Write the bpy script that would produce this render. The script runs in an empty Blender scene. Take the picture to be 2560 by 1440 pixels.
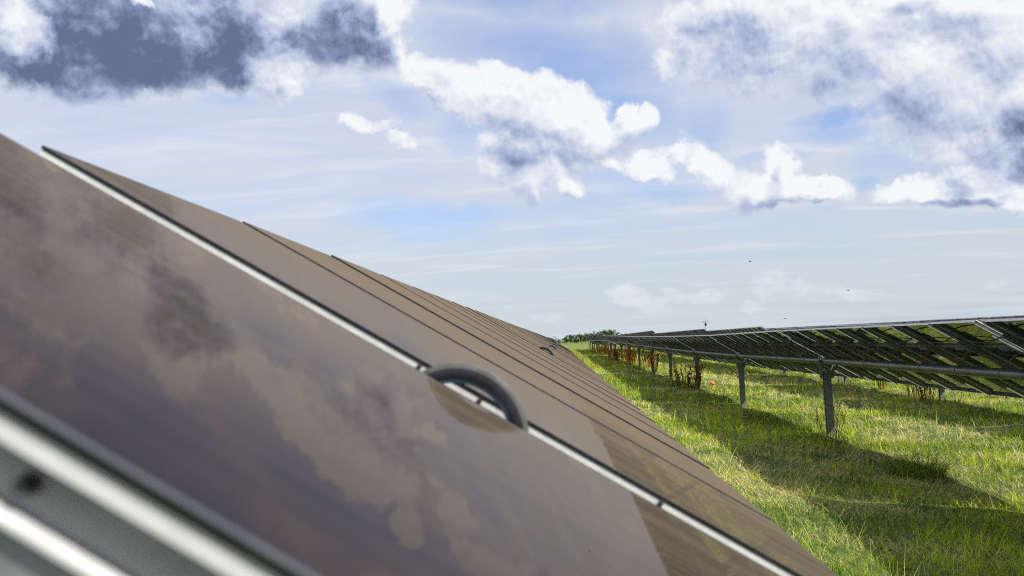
import bpy, math, random
import numpy as np
random.seed(7)
rng = np.random.default_rng(11)
R = math.radians
scene = bpy.context.scene
COL = scene.collection
ZC = 2.10                      # camera height above the ground at the foot of the second row

# ------------------------------------------------------------------ camera
F = 2430.0 / 2560.0
yd = np.array([120.0, -130.0, -2430.0]); yd /= np.linalg.norm(yd)
rr = R(3.2)
up = np.array([-math.sin(rr), math.cos(rr), 0.0]); up -= up.dot(yd) * yd; up /= np.linalg.norm(up)
xd = np.cross(yd, up)
from mathutils import Matrix, Vector
cam_d = bpy.data.cameras.new("camera"); cam = bpy.data.objects.new("camera", cam_d); COL.objects.link(cam)
m3 = Matrix([list(xd), list(yd), list(up)])
cam.matrix_world = Matrix.Translation((0, 0, ZC)) @ m3.to_4x4()
cam_d.sensor_width = 36.0; cam_d.lens = 36.0 * F
cam_d.clip_start = 0.02; cam_d.clip_end = 8000
cam_d.dof.use_dof = True; cam_d.dof.focus_distance = 22.0; cam_d.dof.aperture_fstop = 4.5
scene.camera = cam

# ------------------------------------------------------------------ node helpers
class NT:
    def __init__(s, nt): s.t = nt; s.n = nt.nodes; s.l = nt.links
    def new(s, typ, **kw):
        n = s.n.new(typ)
        for k, v in kw.items(): setattr(n, k, v)
        return n
    def put(s, sock, v):
        if isinstance(v, bpy.types.NodeSocket): s.l.new(v, sock)
        elif v is not None:
            if isinstance(v, (tuple, list)) and sock.type == 'RGBA' and len(v) == 3: v = (*v, 1)
            sock.default_value = v
    def math(s, op, a, b=None, c=None, clamp=False):
        n = s.new('ShaderNodeMath', operation=op); n.use_clamp = clamp
        s.put(n.inputs[0], a); s.put(n.inputs[1], b)
        if c is not None: s.put(n.inputs[2], c)
        return n.outputs[0]
    def vmath(s, op, a, b=None, out=0):
        n = s.new('ShaderNodeVectorMath', operation=op)
        s.put(n.inputs[0], a)
        if b is not None:
            if op == 'SCALE': s.put(n.inputs['Scale'], b)
            else: s.put(n.inputs[1], b)
        return n.outputs[out]
    def mix(s, f, a, b, kind='RGBA', blend='MIX'):
        n = s.new('ShaderNodeMix', data_type=kind)
        if kind == 'RGBA': n.blend_type = blend
        i = {'RGBA': (6, 7), 'FLOAT': (2, 3), 'VECTOR': (4, 5)}[kind]
        s.put(n.inputs[0], f); s.put(n.inputs[i[0]], a); s.put(n.inputs[i[1]], b)
        return n.outputs[{'RGBA': 2, 'FLOAT': 0, 'VECTOR': 1}[kind]]
    def ramp(s, v, a, b, lo=0.0, hi=1.0, smooth=True):
        n = s.new('ShaderNodeMapRange', interpolation_type='SMOOTHSTEP' if smooth else 'LINEAR')
        s.put(n.inputs[0], v)
        for i, q in enumerate((a, b, lo, hi)): s.put(n.inputs[1 + i], q)
        return n.outputs[0]
    def noise(s, vec, scale, detail=4.0, rough=0.5, out=0, lac=2.0, dist=0.0):
        n = s.new('ShaderNodeTexNoise')
        s.put(n.inputs['Vector'], vec); s.put(n.inputs['Scale'], scale); s.put(n.inputs['Detail'], detail)
        s.put(n.inputs['Roughness'], rough); s.put(n.inputs['Lacunarity'], lac); s.put(n.inputs['Distortion'], dist)
        return n.outputs[out]

# ------------------------------------------------------------------ sky and light
SUN = Vector((0.62, -0.42, 0.66)).normalized()
# clouds: (azimuth deg, elevation deg, half width, half height, turn, strength) of each puff on the sky
CUMULUS =[ (-2.78,14.06,4.51,1.82,-17.8,1),(0.49,12.85,4.25,2.05,-23.4,1),(2.33,11.69,3.3,1.49,-14.0,1),(-1.28,11.11,3.55,1.96,-23.1,1),(-6.77,15.36,2.82,0.87,-23.3,1),(-4.93,14.05,2.6,1.38,-26.8,1),(4.82,11.97,1.74,1.1,14.9,1),(5.55,12.37,1.05,0.79,-4.8,1),(4.41,12.91,0.7,0.57,-4.6,1),(-1.25,9.48,1.3,1.4,-23.0,1),(-3.23,10.29,1.41,1.18,-52.5,0.8),(1.25,9.56,1.18,0.81,-3.7,0.7),(-8.59,12.12,0.8,0.41,-11.6,0.6),(-10.54,13.04,1.4,0.3,-6.2,0.3),(3.88,10.04,1.17,0.51,-23.8,0.8),(5.73,9.71,1.28,0.8,-14.4,0.8),(13.19,8.83,1.14,1.34,-5.7,1),(12.57,7.87,2.08,1.08,-5.4,1),(15.28,7.46,2.13,0.75,-10.8,1),(9.38,8.95,2.51,1.01,-34.9,0.55),(7.39,10.15,1.16,0.41,-19.7,0.6),(10.87,7.45,1.34,0.91,-5.0,0.4),(22.45,6.96,3.6,1.02,-6.8,1),(20.26,7.03,2.57,0.73,-6.4,0.9),(24.5,6.09,2.03,0.88,-6.6,1),(22.89,7.65,1.53,0.74,-7.0,1),(19.48,7.4,1.21,0.43,-6.3,0.7),(15.85,15.56,7.44,2.94,-8.9,0.8),(22.48,12.67,5.1,3.47,-9.5,0.95),(24.9,13.91,3.15,2.39,-10.5,1),(23.93,8.68,2.43,2.28,-7.8,1),(11.45,16.13,5.08,2.78,-7.4,0.75),(9.35,15.49,2.93,1.98,3.2,0.7),(21.69,10.04,2.65,1.81,-38.5,0.55),(22.15,16.24,5.72,1.21,-10.9,0.8),(25.84,11.51,2.19,2.8,-9.6,1),(-26.29,17.7,9.2,3.31,2.8,1.1),(-19.56,17.44,7.48,2.94,1.0,1.0),(-11.58,18.22,3.72,2.42,-14.9,1),(-15.83,16.01,2.06,1.74,0.3,0.62),(-29.05,17.28,2.77,2.96,4.5,1),(-9.9,19.07,2.13,1.51,-0.9,0.8),(-28.11,23.4,13.84,4.41,4.4,1.1),(-21.34,27.89,9.59,3.61,3.4,0.9),(3.54,2.44,1.16,0.47,-3.4,0.42),(11.36,1.39,0.93,0.3,-3.5,0.5),(12.97,2.31,1.3,0.77,-3.8,0.34),(15.54,1.92,2.0,0.4,-3.9,0.32),(23.98,1.67,0.64,0.23,-4.3,0.4),(4.78,1.73,1.85,0.42,-3.3,0.25),(-0.63,1.45,0.94,0.28,-3.1,0.25),(8.26,2.11,1.36,0.28,-3.5,0.2) ]
DARK =[ (-0.58,10.84,3.55,0.88,-6.6,0.5),(1.06,10.39,2.13,0.58,-3.8,0.4),(-21.34,27.89,9.59,3.61,3.4,0.9),(-2.19,11.85,1.67,1.15,-3.2,0.35),(1.85,11.61,2.12,1.15,-4.1,0.22),(16.93,15.62,8.67,3.12,-9.4,0.22),(22.85,12.4,5.07,3.87,-9.5,0.2),(14.38,7.03,2.78,0.4,-5.5,0.6),(12.86,8.86,0.45,0.89,-25.7,0.4),(22.96,5.99,2.83,0.34,-6.3,0.6),(22.24,6.77,1.0,0.52,-27.8,0.4),(10.87,17.5,3.37,1.81,-7.3,0.55),(12.6,16.43,2.44,1.71,-7.5,0.45),(25.1,9.15,2.56,2.25,-8.3,0.85),(25.55,7.63,1.46,1.23,-7.5,0.8),(20.59,11.58,2.26,1.23,-28.5,0.4),(19.97,16.82,2.24,0.57,-9.9,0.6),(8.01,16.07,0.92,1.53,-5.9,0.3),(23.69,10.6,1.71,0.62,-8.6,0.3),(-25.29,17.15,9.94,3.57,-0.8,1.2),(-19.11,17.88,7.7,3.69,-3.9,1.15),(-27.94,15.34,5.91,1.43,-0.2,1.05),(-11.58,18.32,3.7,2.54,-19.7,1.0),(-10.23,17.11,1.6,0.91,-29.9,0.7),(-27.16,22.17,13.51,3.6,3.8,1.0),(-23.58,18.91,4.31,1.22,3.1,1.1) ]
BRIGHT =[ (-28.95,17.49,1.67,1.78,4.7,1.15),(-15.83,16.01,2.24,2.12,-19.4,0.85),(-15.71,18.82,1.1,1.78,-28.3,0.55),(-20.42,17.83,1.51,0.75,-7.6,0.35),(-22.72,19.47,0.85,0.29,3.5,1),(-9.21,18.63,0.95,1.52,-1.0,0.9),(-8.58,17.08,0.95,0.88,-1.3,0.6) ]
BLUE =[ (-2.21,23.74,14.64,5.75,-5.5,1.3),(-13.74,26.66,9.78,3.39,-12.9,0.9),(1.41,16.19,7.53,2.87,-16.2,0.75),(4.09,13.51,4.68,2.02,-24.2,0.8),(-3.79,17.37,5.49,2.43,-12.6,0.5),(-7.17,7.31,7.1,1.28,-4.9,0.6),(8.86,11.51,2.06,2.45,-15.3,0.4),(19.17,8.85,3.21,1.51,-6.9,0.5),(2.27,6.7,6.95,1.4,-4.0,0.3),(10.78,6.09,6.52,1.14,-4.9,0.25),(-8.72,14.17,2.81,0.91,-21.2,0.4),(-4.54,12.43,2.14,1.37,-2.8,0.5),(17.07,11.62,3.5,0.7,0.7,0.75),(5.22,8.94,5.28,1.38,-4.6,0.6),(1.89,8.36,3.52,0.93,-3.9,0.4),(17.85,7.8,1.24,0.66,-6.2,0.9),(12.81,9.77,2.61,0.49,4.2,0.5),(18.47,13.48,2.47,0.53,-8.4,0.5),(15.44,6.7,1.28,0.22,-5.4,0.5),(4.75,16.37,2.11,2.19,-5.2,0.6),(16.57,10.69,2.93,0.87,-7.0,0.5),(-18.79,14.66,1.78,0.54,0.8,0.35) ]

w = bpy.data.worlds.new("World"); scene.world = w; w.use_nodes = True
w.node_tree.nodes.clear()
T = NT(w.node_tree)
tc = T.new('ShaderNodeTexCoord').outputs['Generated']
D = T.vmath('NORMALIZE', tc)
sep = T.new('ShaderNodeSeparateXYZ'); T.put(sep.inputs[0], D)
az = T.math('MULTIPLY', T.math('ARCTAN2', sep.outputs[0], sep.outputs[1]), 57.29578)
el = T.math('MULTIPLY', T.math('ARCSINE', sep.outputs[2]), 57.29578)
cmb = T.new('ShaderNodeCombineXYZ'); T.put(cmb.inputs[0], az); T.put(cmb.inputs[1], el)
P = cmb.outputs[0]
def warp(vec, scale, amp, detail, rough=0.6):
    c = T.noise(D, scale, detail, rough, out=1)
    return T.vmath('ADD', vec, T.vmath('SCALE', T.vmath('SUBTRACT', c, (0.5, 0.5, 0.5)), amp))
def field(blobs, vec):
    """largest of s*(1-d^2) over all puffs; d^2 as two dot products per puff"""
    acc = None
    for g in range(0, len(blobs), 10):
        q = vec
        if acc is not None:                            # one group after the other keeps the shader's stack small
            k = T.new('ShaderNodeVectorMath', operation='MULTIPLY_ADD')
            T.put(k.inputs[0], acc); k.inputs[1].default_value = (1e-9, 1e-9, 0); T.put(k.inputs[2], vec); q = k.outputs[0]
        sx = T.new('ShaderNodeSeparateXYZ'); T.put(sx.inputs[0], q)
        x, y = sx.outputs[0], sx.outputs[1]
        c2 = T.new('ShaderNodeCombineXYZ'); T.put(c2.inputs[0], T.math('MULTIPLY', x, x)); T.put(c2.inputs[1], T.math('MULTIPLY', x, y)); T.put(c2.inputs[2], T.math('MULTIPLY', y, y))
        c1 = T.new('ShaderNodeCombineXYZ'); T.put(c1.inputs[0], x); T.put(c1.inputs[1], y); c1.inputs[2].default_value = 1
        for (a, e, rx, ry, turn, s) in blobs[g:g + 10]:
            c, n = math.cos(R(turn)), math.sin(R(turn))
            A = c * c / rx**2 + n * n / ry**2; C = n * n / rx**2 + c * c / ry**2; B = 2 * c * n * (1 / rx**2 - 1 / ry**2)
            d1 = T.vmath('DOT_PRODUCT', c2.outputs[0], (-s * A, -s * B, -s * C), out=1)
            d0 = T.vmath('DOT_PRODUCT', c1.outputs[0], (s * (2 * A * a + B * e), s * (2 * C * e + B * a), s * (1 - A * a * a - B * a * e - C * e * e)), out=1)
            v = T.math('ADD', d1, d0)
            if acc is None: acc = v
            else:
                m = T.new('ShaderNodeMath', operation='SMOOTH_MAX'); T.put(m.inputs[0], acc); T.put(m.inputs[1], v); m.inputs[2].default_value = 0.15
                acc = m.outputs[0]
    return acc
Pw = warp(warp(P, 7.0, 2.6, 2), 24.0, 2.1, 5, 0.64)
Fc = T.math('MINIMUM', field(CUMULUS, Pw), 1.2)
Fc2 = T.math('MINIMUM', field(CUMULUS, T.vmath('ADD', Pw, (0.35, 1.1, 0.0))), 1.2)
grad = T.math('SUBTRACT', Fc2, Fc)                      # > 0 where more cloud lies towards the light: the shaded undersides
Ps = warp(P, 9.0, 3.2, 4, 0.62)
Fd = field(DARK, Ps); Fb = field(BRIGHT, Pw); Fh = field(BLUE, Ps)
n_big = T.noise(D, 11.0, 7, 0.62)
n_fine = T.noise(D, 38.0, 8, 0.68)
# cauliflower billows: cells of many sizes on the sky's own angles, seen twice so that they can be lit from the upper right
Pv = warp(warp(P, 10.0, 2.2, 3), 60.0, 0.45, 3)
def billow(vec, sc):
    n = T.new('ShaderNodeTexVoronoi', voronoi_dimensions='2D', feature='F1'); n.normalize = True
    T.put(n.inputs['Vector'], vec); T.put(n.inputs['Scale'], sc); T.put(n.inputs['Detail'], 4.0); T.put(n.inputs['Roughness'], 0.55); T.put(n.inputs['Lacunarity'], 2.1)
    return n.outputs['Distance']
bl1 = billow(Pv, 0.42)
bl2 = billow(T.vmath('ADD', Pv, (0.12, 0.34, 0.0)), 0.42)
blrel = T.math('SUBTRACT', bl1, bl2)                
# puffs also fill the sky outside the part the photograph sees
out_f = T.math('MAXIMUM', T.ramp(T.math('ABSOLUTE', T.math('ADD', az, 1.0)), 34, 44), T.ramp(el, 30, 40))
n_far = T.noise(D, 2.6, 4, 0.55)
Fc = T.mix(out_f, Fc, T.math('MULTIPLY_ADD', n_far, 5.0, -2.55), 'FLOAT')
cov = T.math('ADD', Fc, T.math('MULTIPLY_ADD', n_big, 1.7, -0.95))
cov = T.math('ADD', cov, T.math('MULTIPLY_ADD', n_fine, 1.2, -0.60))
cov = T.math('ADD', cov, T.math('MULTIPLY_ADD', bl1, -2.0, 0.85))
mask = T.ramp(cov, -0.18, 0.66)
# shading of the puffs: a noise height field lit from the upper right
def shifted(scale, off, det, ro):
    return T.math('SUBTRACT', T.noise(D, scale, det, ro), T.noise(T.vmath('ADD', D, (0.75 * off, 0.15 * off, 0.9 * off)), scale, det, ro))
gradc = T.math('MINIMUM', T.math('MAXIMUM', grad, -0.5), 0.5)
rel = shifted(13.0, 0.016, 6, 0.6)
rel2 = T.math('MULTIPLY', blrel, -2.3)
thick = T.ramp(cov, 0.25, 1.3)
fd = T.math('MAXIMUM', Fd, 0.0)
dk = T.math('SUBTRACT', T.math('MULTIPLY', fd, T.math('MULTIPLY_ADD', n_big, 0.9, 0.27)), T.math('MULTIPLY', T.math('MAXIMUM', Fb, 0.0), 0.62))
dk = T.math('ADD', dk, T.math('MULTIPLY', thick, T.math('MULTIPLY_ADD', n_big, 0.8, -0.28)))
dk = T.math('ADD', dk, T.math('MULTIPLY_ADD', gradc, T.math('MULTIPLY_ADD', out_f, -0.55, 0.55), 0.13))
gain = T.math('MULTIPLY_ADD', fd, 0.3, 0.66)
dk = T.math('SUBTRACT', dk, T.math('MULTIPLY', T.math('ADD', rel, T.math('MULTIPLY', rel2, 0.55)), gain), clamp=True)
cr = T.new('ShaderNodeValToRGB'); T.put(cr.inputs[0], dk)
el_ = cr.color_ramp.elements
el_[0].position = 0.0; el_[0].color = (0.93, 0.94, 0.96, 1)
el_[1].position = 1.0; el_[1].color = (0.125, 0.172, 0.305, 1)
for p, c in ((0.22, (0.74, 0.78, 0.87)), (0.5, (0.46, 0.53, 0.72)), (0.76, (0.235, 0.295, 0.47))):
    e = cr.color_ramp.elements.new(p); e.color = (*c, 1)
cloud = cr.outputs[0]
# clear air + thin veil
sky = T.new('ShaderNodeTexSky', sky_type='NISHITA'); sky.sun_disc = False
sky.sun_elevation = math.asin(SUN.z); sky.sun_rotation = math.atan2(SUN.x, SUN.y)
sky.air_density = 1.2; sky.dust_density = 1.0; sky.altitude = 50
K = 0.1; EXP = 0.65; KE = K * 2 ** EXP
clear = T.mix(1.0, sky.outputs[0], tuple(c / 2 ** EXP for c in (1.00, 1.18, 1.68)), blend='MULTIPLY')
den = T.math('ADD', T.math('MAXIMUM', sep.outputs[2], 0.0), 0.12)
cz = T.new('ShaderNodeCombineXYZ')
T.put(cz.inputs[0], T.math('DIVIDE', sep.outputs[0], den)); T.put(cz.inputs[1], T.math('DIVIDE', sep.outputs[1], den))
st = T.new('ShaderNodeMapping'); T.put(st.inputs[0], cz.outputs[0]); st.inputs[2].default_value = (0, 0, R(25)); st.inputs[3].default_value = (0.5, 1.5, 1)
vn = T.noise(st.outputs[0], 1.3, 8, 0.58, dist=0.4)
hole = T.math('MULTIPLY', T.math('MAXIMUM', Fh, 0.0), 1.15)
veil = T.math('ADD', 0.88, T.math('MULTIPLY_ADD', vn, 1.1, -0.55))
veil = T.math('SUBTRACT', veil, T.math('MULTIPLY', hole, T.math('MULTIPLY_ADD', n_big, 0.9, 0.25)))
veil = T.math('ADD', veil, T.ramp(el, 6, -1, 0, 0.12), clamp=True)
veilc = T.mix(T.ramp(el, 0, 12), (0.61, 0.685, 0.75), (0.67, 0.71, 0.82))
wisp = T.ramp(T.noise(st.outputs[0], 2.6, 7, 0.62, dist=0.6), 0.48, 0.72)
veilc = T.mix(T.math('MULTIPLY', wisp, T.ramp(el, 1, 8, 0.3, 0.8)), veilc, (0.80, 0.82, 0.87))
veilc = T.mix(1.0, veilc, (1 / KE, 1 / KE, 1 / KE), blend='MULTIPLY')
base = T.mix(veil, clear, veilc)
cloud = T.mix(1.0, cloud, (1 / KE, 1 / KE, 1 / KE), blend='MULTIPLY')
# low puffs sink into the bright air near the horizon
low = T.ramp(el, 1.0, 7.0, 0.25, 1.0)
fin = T.mix(T.math('MULTIPLY', mask, low), base, cloud)
bg = T.new('ShaderNodeBackground'); T.put(bg.inputs[0], fin); bg.inputs[1].default_value = K
T.l.new(bg.outputs[0], T.new('ShaderNodeOutputWorld').inputs[0])
w.cycles.sampling_method = 'MANUAL'; w.cycles.sample_map_resolution = 512

sl = bpy.data.lights.new("sun", 'SUN'); so = bpy.data.objects.new("sun", sl); COL.objects.link(so)
sl.energy = 5.0; sl.angle = R(0.5); sl.color = (1.0, 0.95, 0.86)
so.rotation_euler = (-SUN).to_track_quat('-Z', 'Y').to_euler(); so.location = (0, 0, 40)

scene.view_settings.view_transform = 'Standard'; scene.view_settings.look = 'None'
scene.view_settings.exposure = EXP; scene.view_settings.gamma = 1.0

# ------------------------------------------------------------------ materials
def mat(name):
    m = bpy.data.materials.new(name); m.use_nodes = True; m.node_tree.nodes.clear()
    t = NT(m.node_tree); o = t.new('ShaderNodeOutputMaterial'); return m, t, o
def principled(t, o, **kw):
    b = t.new('ShaderNodeBsdfPrincipled')
    for k, v in kw.items(): t.put(b.inputs[k.replace('_', ' ')], v)
    t.l.new(b.outputs[0], o.inputs[0]); return b
def objc(t): return t.new('ShaderNodeTexCoord').outputs['Object']
def bump(t, h, strength, dist):
    b = t.new('ShaderNodeBump'); b.inputs['Strength'].default_value = strength; b.inputs['Distance'].default_value = dist
    t.put(b.inputs['Height'], h); return b.outputs[0]

def glass_front():
    """thin film module glass: dark absorber under a glossy coated pane, with a brown film of dust washed down the slope"""
    m, t, o = mat("coated_brown_glass")
    g = t.new('ShaderNodeNewGeometry').outputs['Position']
    mp = t.new('ShaderNodeMapping'); t.put(mp.inputs[0], g); mp.inputs[3].default_value = (0.22, 13.0, 0.22)
    streak = t.noise(mp.outputs[0], 1.6, 5, 0.6)
    blot = t.noise(g, 2.3, 4, 0.6)
    oi = t.new('ShaderNodeObjectInfo').outputs['Random']
    dustv = t.math('MULTIPLY', t.ramp(streak, 0.3, 0.72, 0.6, 1.45), t.ramp(blot, 0.3, 0.7, 0.85, 1.15))
    dustv = t.math('MULTIPLY', dustv, t.math('MULTIPLY_ADD', oi, 0.5, 0.75))
    body = t.new('ShaderNodeBsdfDiffuse'); t.put(body.inputs[0], (0.010, 0.008, 0.008))
    gl = t.new('ShaderNodeBsdfGlossy'); fr = t.new('ShaderNodeFresnel'); fr.inputs[0].default_value = 1.5
    t.put(gl.inputs[0], t.mix(t.ramp(fr.outputs[0], 0.12, 0.46), (0.50, 0.43, 0.54), (0.90, 0.80, 0.76))); gl.inputs['Roughness'].default_value = 0.012
    t.put(gl.inputs['Normal'], bump(t, t.noise(mp.outputs[0], 3.0, 3, 0.5), 0.02, 0.001))
    mx = t.new('ShaderNodeMixShader'); t.put(mx.inputs[0], t.math('MULTIPLY', fr.outputs[0], 0.62)); t.l.new(body.outputs[0], mx.inputs[1]); t.l.new(gl.outputs[0], mx.inputs[2])
    # thin film of dust: its optical depth grows with the slant of the look through it
    ge = t.new('ShaderNodeNewGeometry')
    cosv = t.math('MAXIMUM', t.math('ABSOLUTE', t.vmath('DOT_PRODUCT', ge.outputs['Incoming'], ge.outputs['Normal'], out=1)), 0.01)
    cover = t.math('SUBTRACT', 1.0, t.math('EXPONENT', t.math('DIVIDE', t.math('MULTIPLY', dustv, -0.0110), t.math('POWER', cosv, 1.7))))
    dust = t.new('ShaderNodeBsdfDiffuse'); t.put(dust.inputs[0], t.mix(blot, (0.100, 0.078, 0.057), (0.122, 0.099, 0.075)))
    m2 = t.new('ShaderNodeMixShader'); t.put(m2.inputs[0], cover); t.l.new(mx.outputs[0], m2.inputs[1]); t.l.new(dust.outputs[0], m2.inputs[2])
    t.l.new(m2.outputs[0], o.inputs[0]); return m
def glass_back():
    m, t, o = mat("dark_rear_glass")
    g = t.new('ShaderNodeNewGeometry').outputs['Position']
    n = t.noise(g, 3.0, 4, 0.6)
    principled(t, o, Base_Color=t.mix(n, (0.012, 0.014, 0.012), (0.03, 0.032, 0.026)), Roughness=0.03, IOR=1.9)
    return m
def metal(name, col, rough, metallic=0.9, var=0.25, sc=18.0, bumpy=0.0):
    m, t, o = mat(name); c = objc(t)
    n = t.noise(c, sc, 5, 0.62); n2 = t.noise(c, sc * 0.17, 3, 0.5)
    v = t.math('ADD', t.math('MULTIPLY', n, 0.6), t.math('MULTIPLY', n2, 0.4))
    lo = tuple(x * (1 - var) for x in col); hi = tuple(min(1, x * (1 + var)) for x in col)
    b = principled(t, o, Base_Color=t.mix(t.ramp(v, 0.35, 0.65), lo, hi), Metallic=metallic, Roughness=t.ramp(n, 0.3, 0.7, rough * 0.8, rough * 1.25))
    if bumpy: t.put(b.inputs['Normal'], bump(t, n, bumpy, 0.004))
    return m
M_GF = glass_front(); M_GB = glass_back()
M_EDGE = metal("black_glass_edge", (0.008, 0.008, 0.008), 0.4, 0.0)
M_SEAL = metal("grey_edge_seal", (0.05, 0.055, 0.058), 0.3, 0.0, 0.15)
M_ALU = metal("mill_finish_aluminium", (0.62, 0.62, 0.625), 0.45, 0.2, 0.06, 30)
M_GALV = metal("galvanised_steel", (0.20, 0.215, 0.22), 0.5, 0.5, 0.22, 14, 0.15)  # on panel frames it also stands in for aluminium in shade
M_POST = metal("weathered_galvanised_steel", (0.17, 0.185, 0.17), 0.6, 0.3, 0.3, 6, 0.2)
M_TUBE = metal("dull_zinc_tube", (0.19, 0.20, 0.195), 0.38, 0.6, 0.3, 9, 0.1)
M_BEAR = metal("dark_bearing_polymer", (0.013, 0.013, 0.018), 0.38, 0.0, 0.2, 25)
M_BEARIN = metal("blue_grey_bearing_liner", (0.07, 0.13, 0.21), 0.35, 0.2, 0.2, 25)
M_RIM = metal("pale_sunlit_rim", (0.09, 0.09, 0.085), 0.35, 0.2, 0.15, 25)  # paler than the ring face: light on the outer edge put into colour
M_CABR = metal("red_cable_sheath", (0.22, 0.045, 0.03), 0.5, 0.0, 0.2)
M_CABK = metal("black_cable_sheath", (0.012, 0.012, 0.012), 0.5, 0.0, 0.2)
M_BOLT = metal("dark_bolt_steel", (0.05, 0.05, 0.05), 0.5, 0.6, 0.2)

# ------------------------------------------------------------------ mesh helpers
class MB:
    def __init__(s): s.v = []; s.f = []; s.m = []
    def quad_box(s, P, mi=0, skip=()):
        """P: 8 corners (000,100,110,010,001,101,111,011)"""
        b = len(s.v); s.v += [tuple(p) for p in P]
        fs = [(0, 3, 2, 1), (4, 5, 6, 7), (0, 1, 5, 4), (1, 2, 6, 5), (2, 3, 7, 6), (3, 0, 4, 7)]
        for i, f in enumerate(fs):
            if i in skip: continue
            s.f.append(tuple(b + k for k in f)); s.m.append(mi[i] if isinstance(mi, (list, tuple)) else mi)
    def box(s, x0, x1, y0, y1, z0, z1, mi=0, fn=None):
        P = [(x0, y0, z0), (x1, y0, z0), (x1, y1, z0), (x0, y1, z0), (x0, y0, z1), (x1, y0, z1), (x1, y1, z1), (x0, y1, z1)]
        if fn: P = [fn(*p) for p in P]
        s.quad_box(P, mi)
    def tube(s, pts, rad, n=12, mi=0, cap=True):
        pts = [Vector(p) for p in pts]; b = len(s.v); L = len(pts)
        for i, p in enumerate(pts):
            d = (pts[min(i + 1, L - 1)] - pts[max(i - 1, 0)]).normalized()
            a = d.cross(Vector((0, 0, 1)));
            if a.length < 1e-3: a = d.cross(Vector((1, 0, 0)))
            a.normalize(); c = a.cross(d)
            r = rad[i] if isinstance(rad, (list, tuple)) else rad
            for k in range(n):
                q = 2 * math.pi * k / n
                s.v.append(tuple(p + a * (r * math.cos(q)) + c * (r * math.sin(q))))
        for i in range(L - 1):
            for k in range(n):
                s.f.append((b + i * n + k, b + (i + 1) * n + k, b + (i + 1) * n + (k + 1) % n, b + i * n + (k + 1) % n)); s.m.append(mi)
        if cap:
            s.f.append(tuple(b + k for k in range(n))); s.m.append(mi)
            s.f.append(tuple(b + (L - 1) * n + k for k in reversed(range(n)))); s.m.append(mi)
    def mesh(s, name, mats, smooth=False):
        me = bpy.data.meshes.new(name); me.from_pydata(s.v, [], s.f)
        for m in mats: me.materials.append(m)
        me.polygons.foreach_set('material_index', s.m)
        if smooth: me.polygons.foreach_set('use_smooth', [True] * len(s.f))
        me.update(); return me
def obj(name, me, parent=None, loc=(0, 0, 0), rot=None):
    o = bpy.data.objects.new(name, me); COL.objects.link(o); o.location = loc
    if rot is not None: o.rotation_euler = rot
    if parent is not None: o.parent = parent
    return o
def tag(o, label, cat, group=None):
    o['label'] = label; o['category'] = cat
    if group: o['group'] = group
    return o
def flat_shade_sharp(me, ang=40):
    me.polygons.foreach_set('use_smooth', [True] * len(me.polygons)); me.set_sharp_from_angle(angle=R(ang))

# ------------------------------------------------------------------ lie of the land
def gz(x, y):
    x = np.asarray(x, float); y = np.asarray(y, float)
    cross = np.interp(x, [-60, -6, 0, 2.5, 5.2, 10.5, 40], [0.5, 0.5, 0.44, 0.15, 0.0, -0.10, -0.10])
    cross = cross * np.interp(y, [0, 40, 140, 260], [1, 1, 0.7, 0.1])
    prof = np.interp(y, [-60, 15, 28, 45, 70, 105, 150, 230, 320, 420, 600, 3000], [0, 0, -0.06, 0.0, 0.02, 0.16, 0.12, -0.05, -0.1, 0.0, 0.0, 0.0])
    far = np.interp(np.abs(x), [40, 400], [1, 0])
    bmp = 0.05 * np.sin(x * 0.9 + y * 0.31) * np.sin(y * 0.47 - x * 0.2) + 0.03 * np.sin(x * 2.3 + 1.7) * np.sin(y * 1.1 + x) + 0.022 * np.sin(x * 4.9 + 0.7 * y) * np.sin(y * 3.7 - x)
    return cross * far + prof * far + bmp * np.interp(y, [0, 150, 250], [1, 1, 0])
ys = np.concatenate([np.linspace(-60, 0, 13), np.linspace(1, 60, 150), np.linspace(60.8, 160, 120), np.geomspace(162, 3500, 60)])
xs = np.concatenate([-np.geomspace(2500, 32, 30), np.linspace(-30, -3, 28), np.linspace(-2.5, 30, 110), np.geomspace(31, 2500, 40)])
XX, YY = np.meshgrid(xs, ys); ZZ = gz(XX, YY)
me = bpy.data.meshes.new("ground")
nx, ny = len(xs), len(ys)
idx = np.arange(nx * ny).reshape(ny, nx)
fa = np.stack([idx[:-1, :-1], idx[:-1, 1:], idx[1:, 1:], idx[1:, :-1]], -1).reshape(-1, 4)
me.from_pydata(np.stack([XX, YY, ZZ], -1).reshape(-1, 3).tolist(), [], fa.tolist())
me.polygons.foreach_set('use_smooth', [True] * len(me.polygons))
m, t, o = mat("meadow_soil")
g = t.new('ShaderNodeNewGeometry').outputs['Position']
c1 = t.mix(t.ramp(t.noise(g, 0.9, 6, 0.65), 0.35, 0.68), (0.030, 0.090, 0.006), (0.13, 0.17, 0.025))
c2 = t.mix(t.ramp(t.noise(g, 6.0, 5, 0.7), 0.4, 0.7), c1, (0.035, 0.045, 0.010))
sp = t.new('ShaderNodeSeparateXYZ'); t.put(sp.inputs[0], g)
c3 = t.mix(t.ramp(sp.outputs[1], 90, 170), c2, t.mix(t.noise(g, 0.25, 5, 0.7), (0.07, 0.12, 0.012), (0.15, 0.17, 0.025)))
b = principled(t, o, Base_Color=c3, Roughness=0.95)
t.put(b.inputs['Normal'], bump(t, t.noise(g, 14, 6, 0.7), 0.8, 0.06))
me.materials.append(m)
gr = obj("ground", me); gr['kind'] = 'structure'

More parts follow.
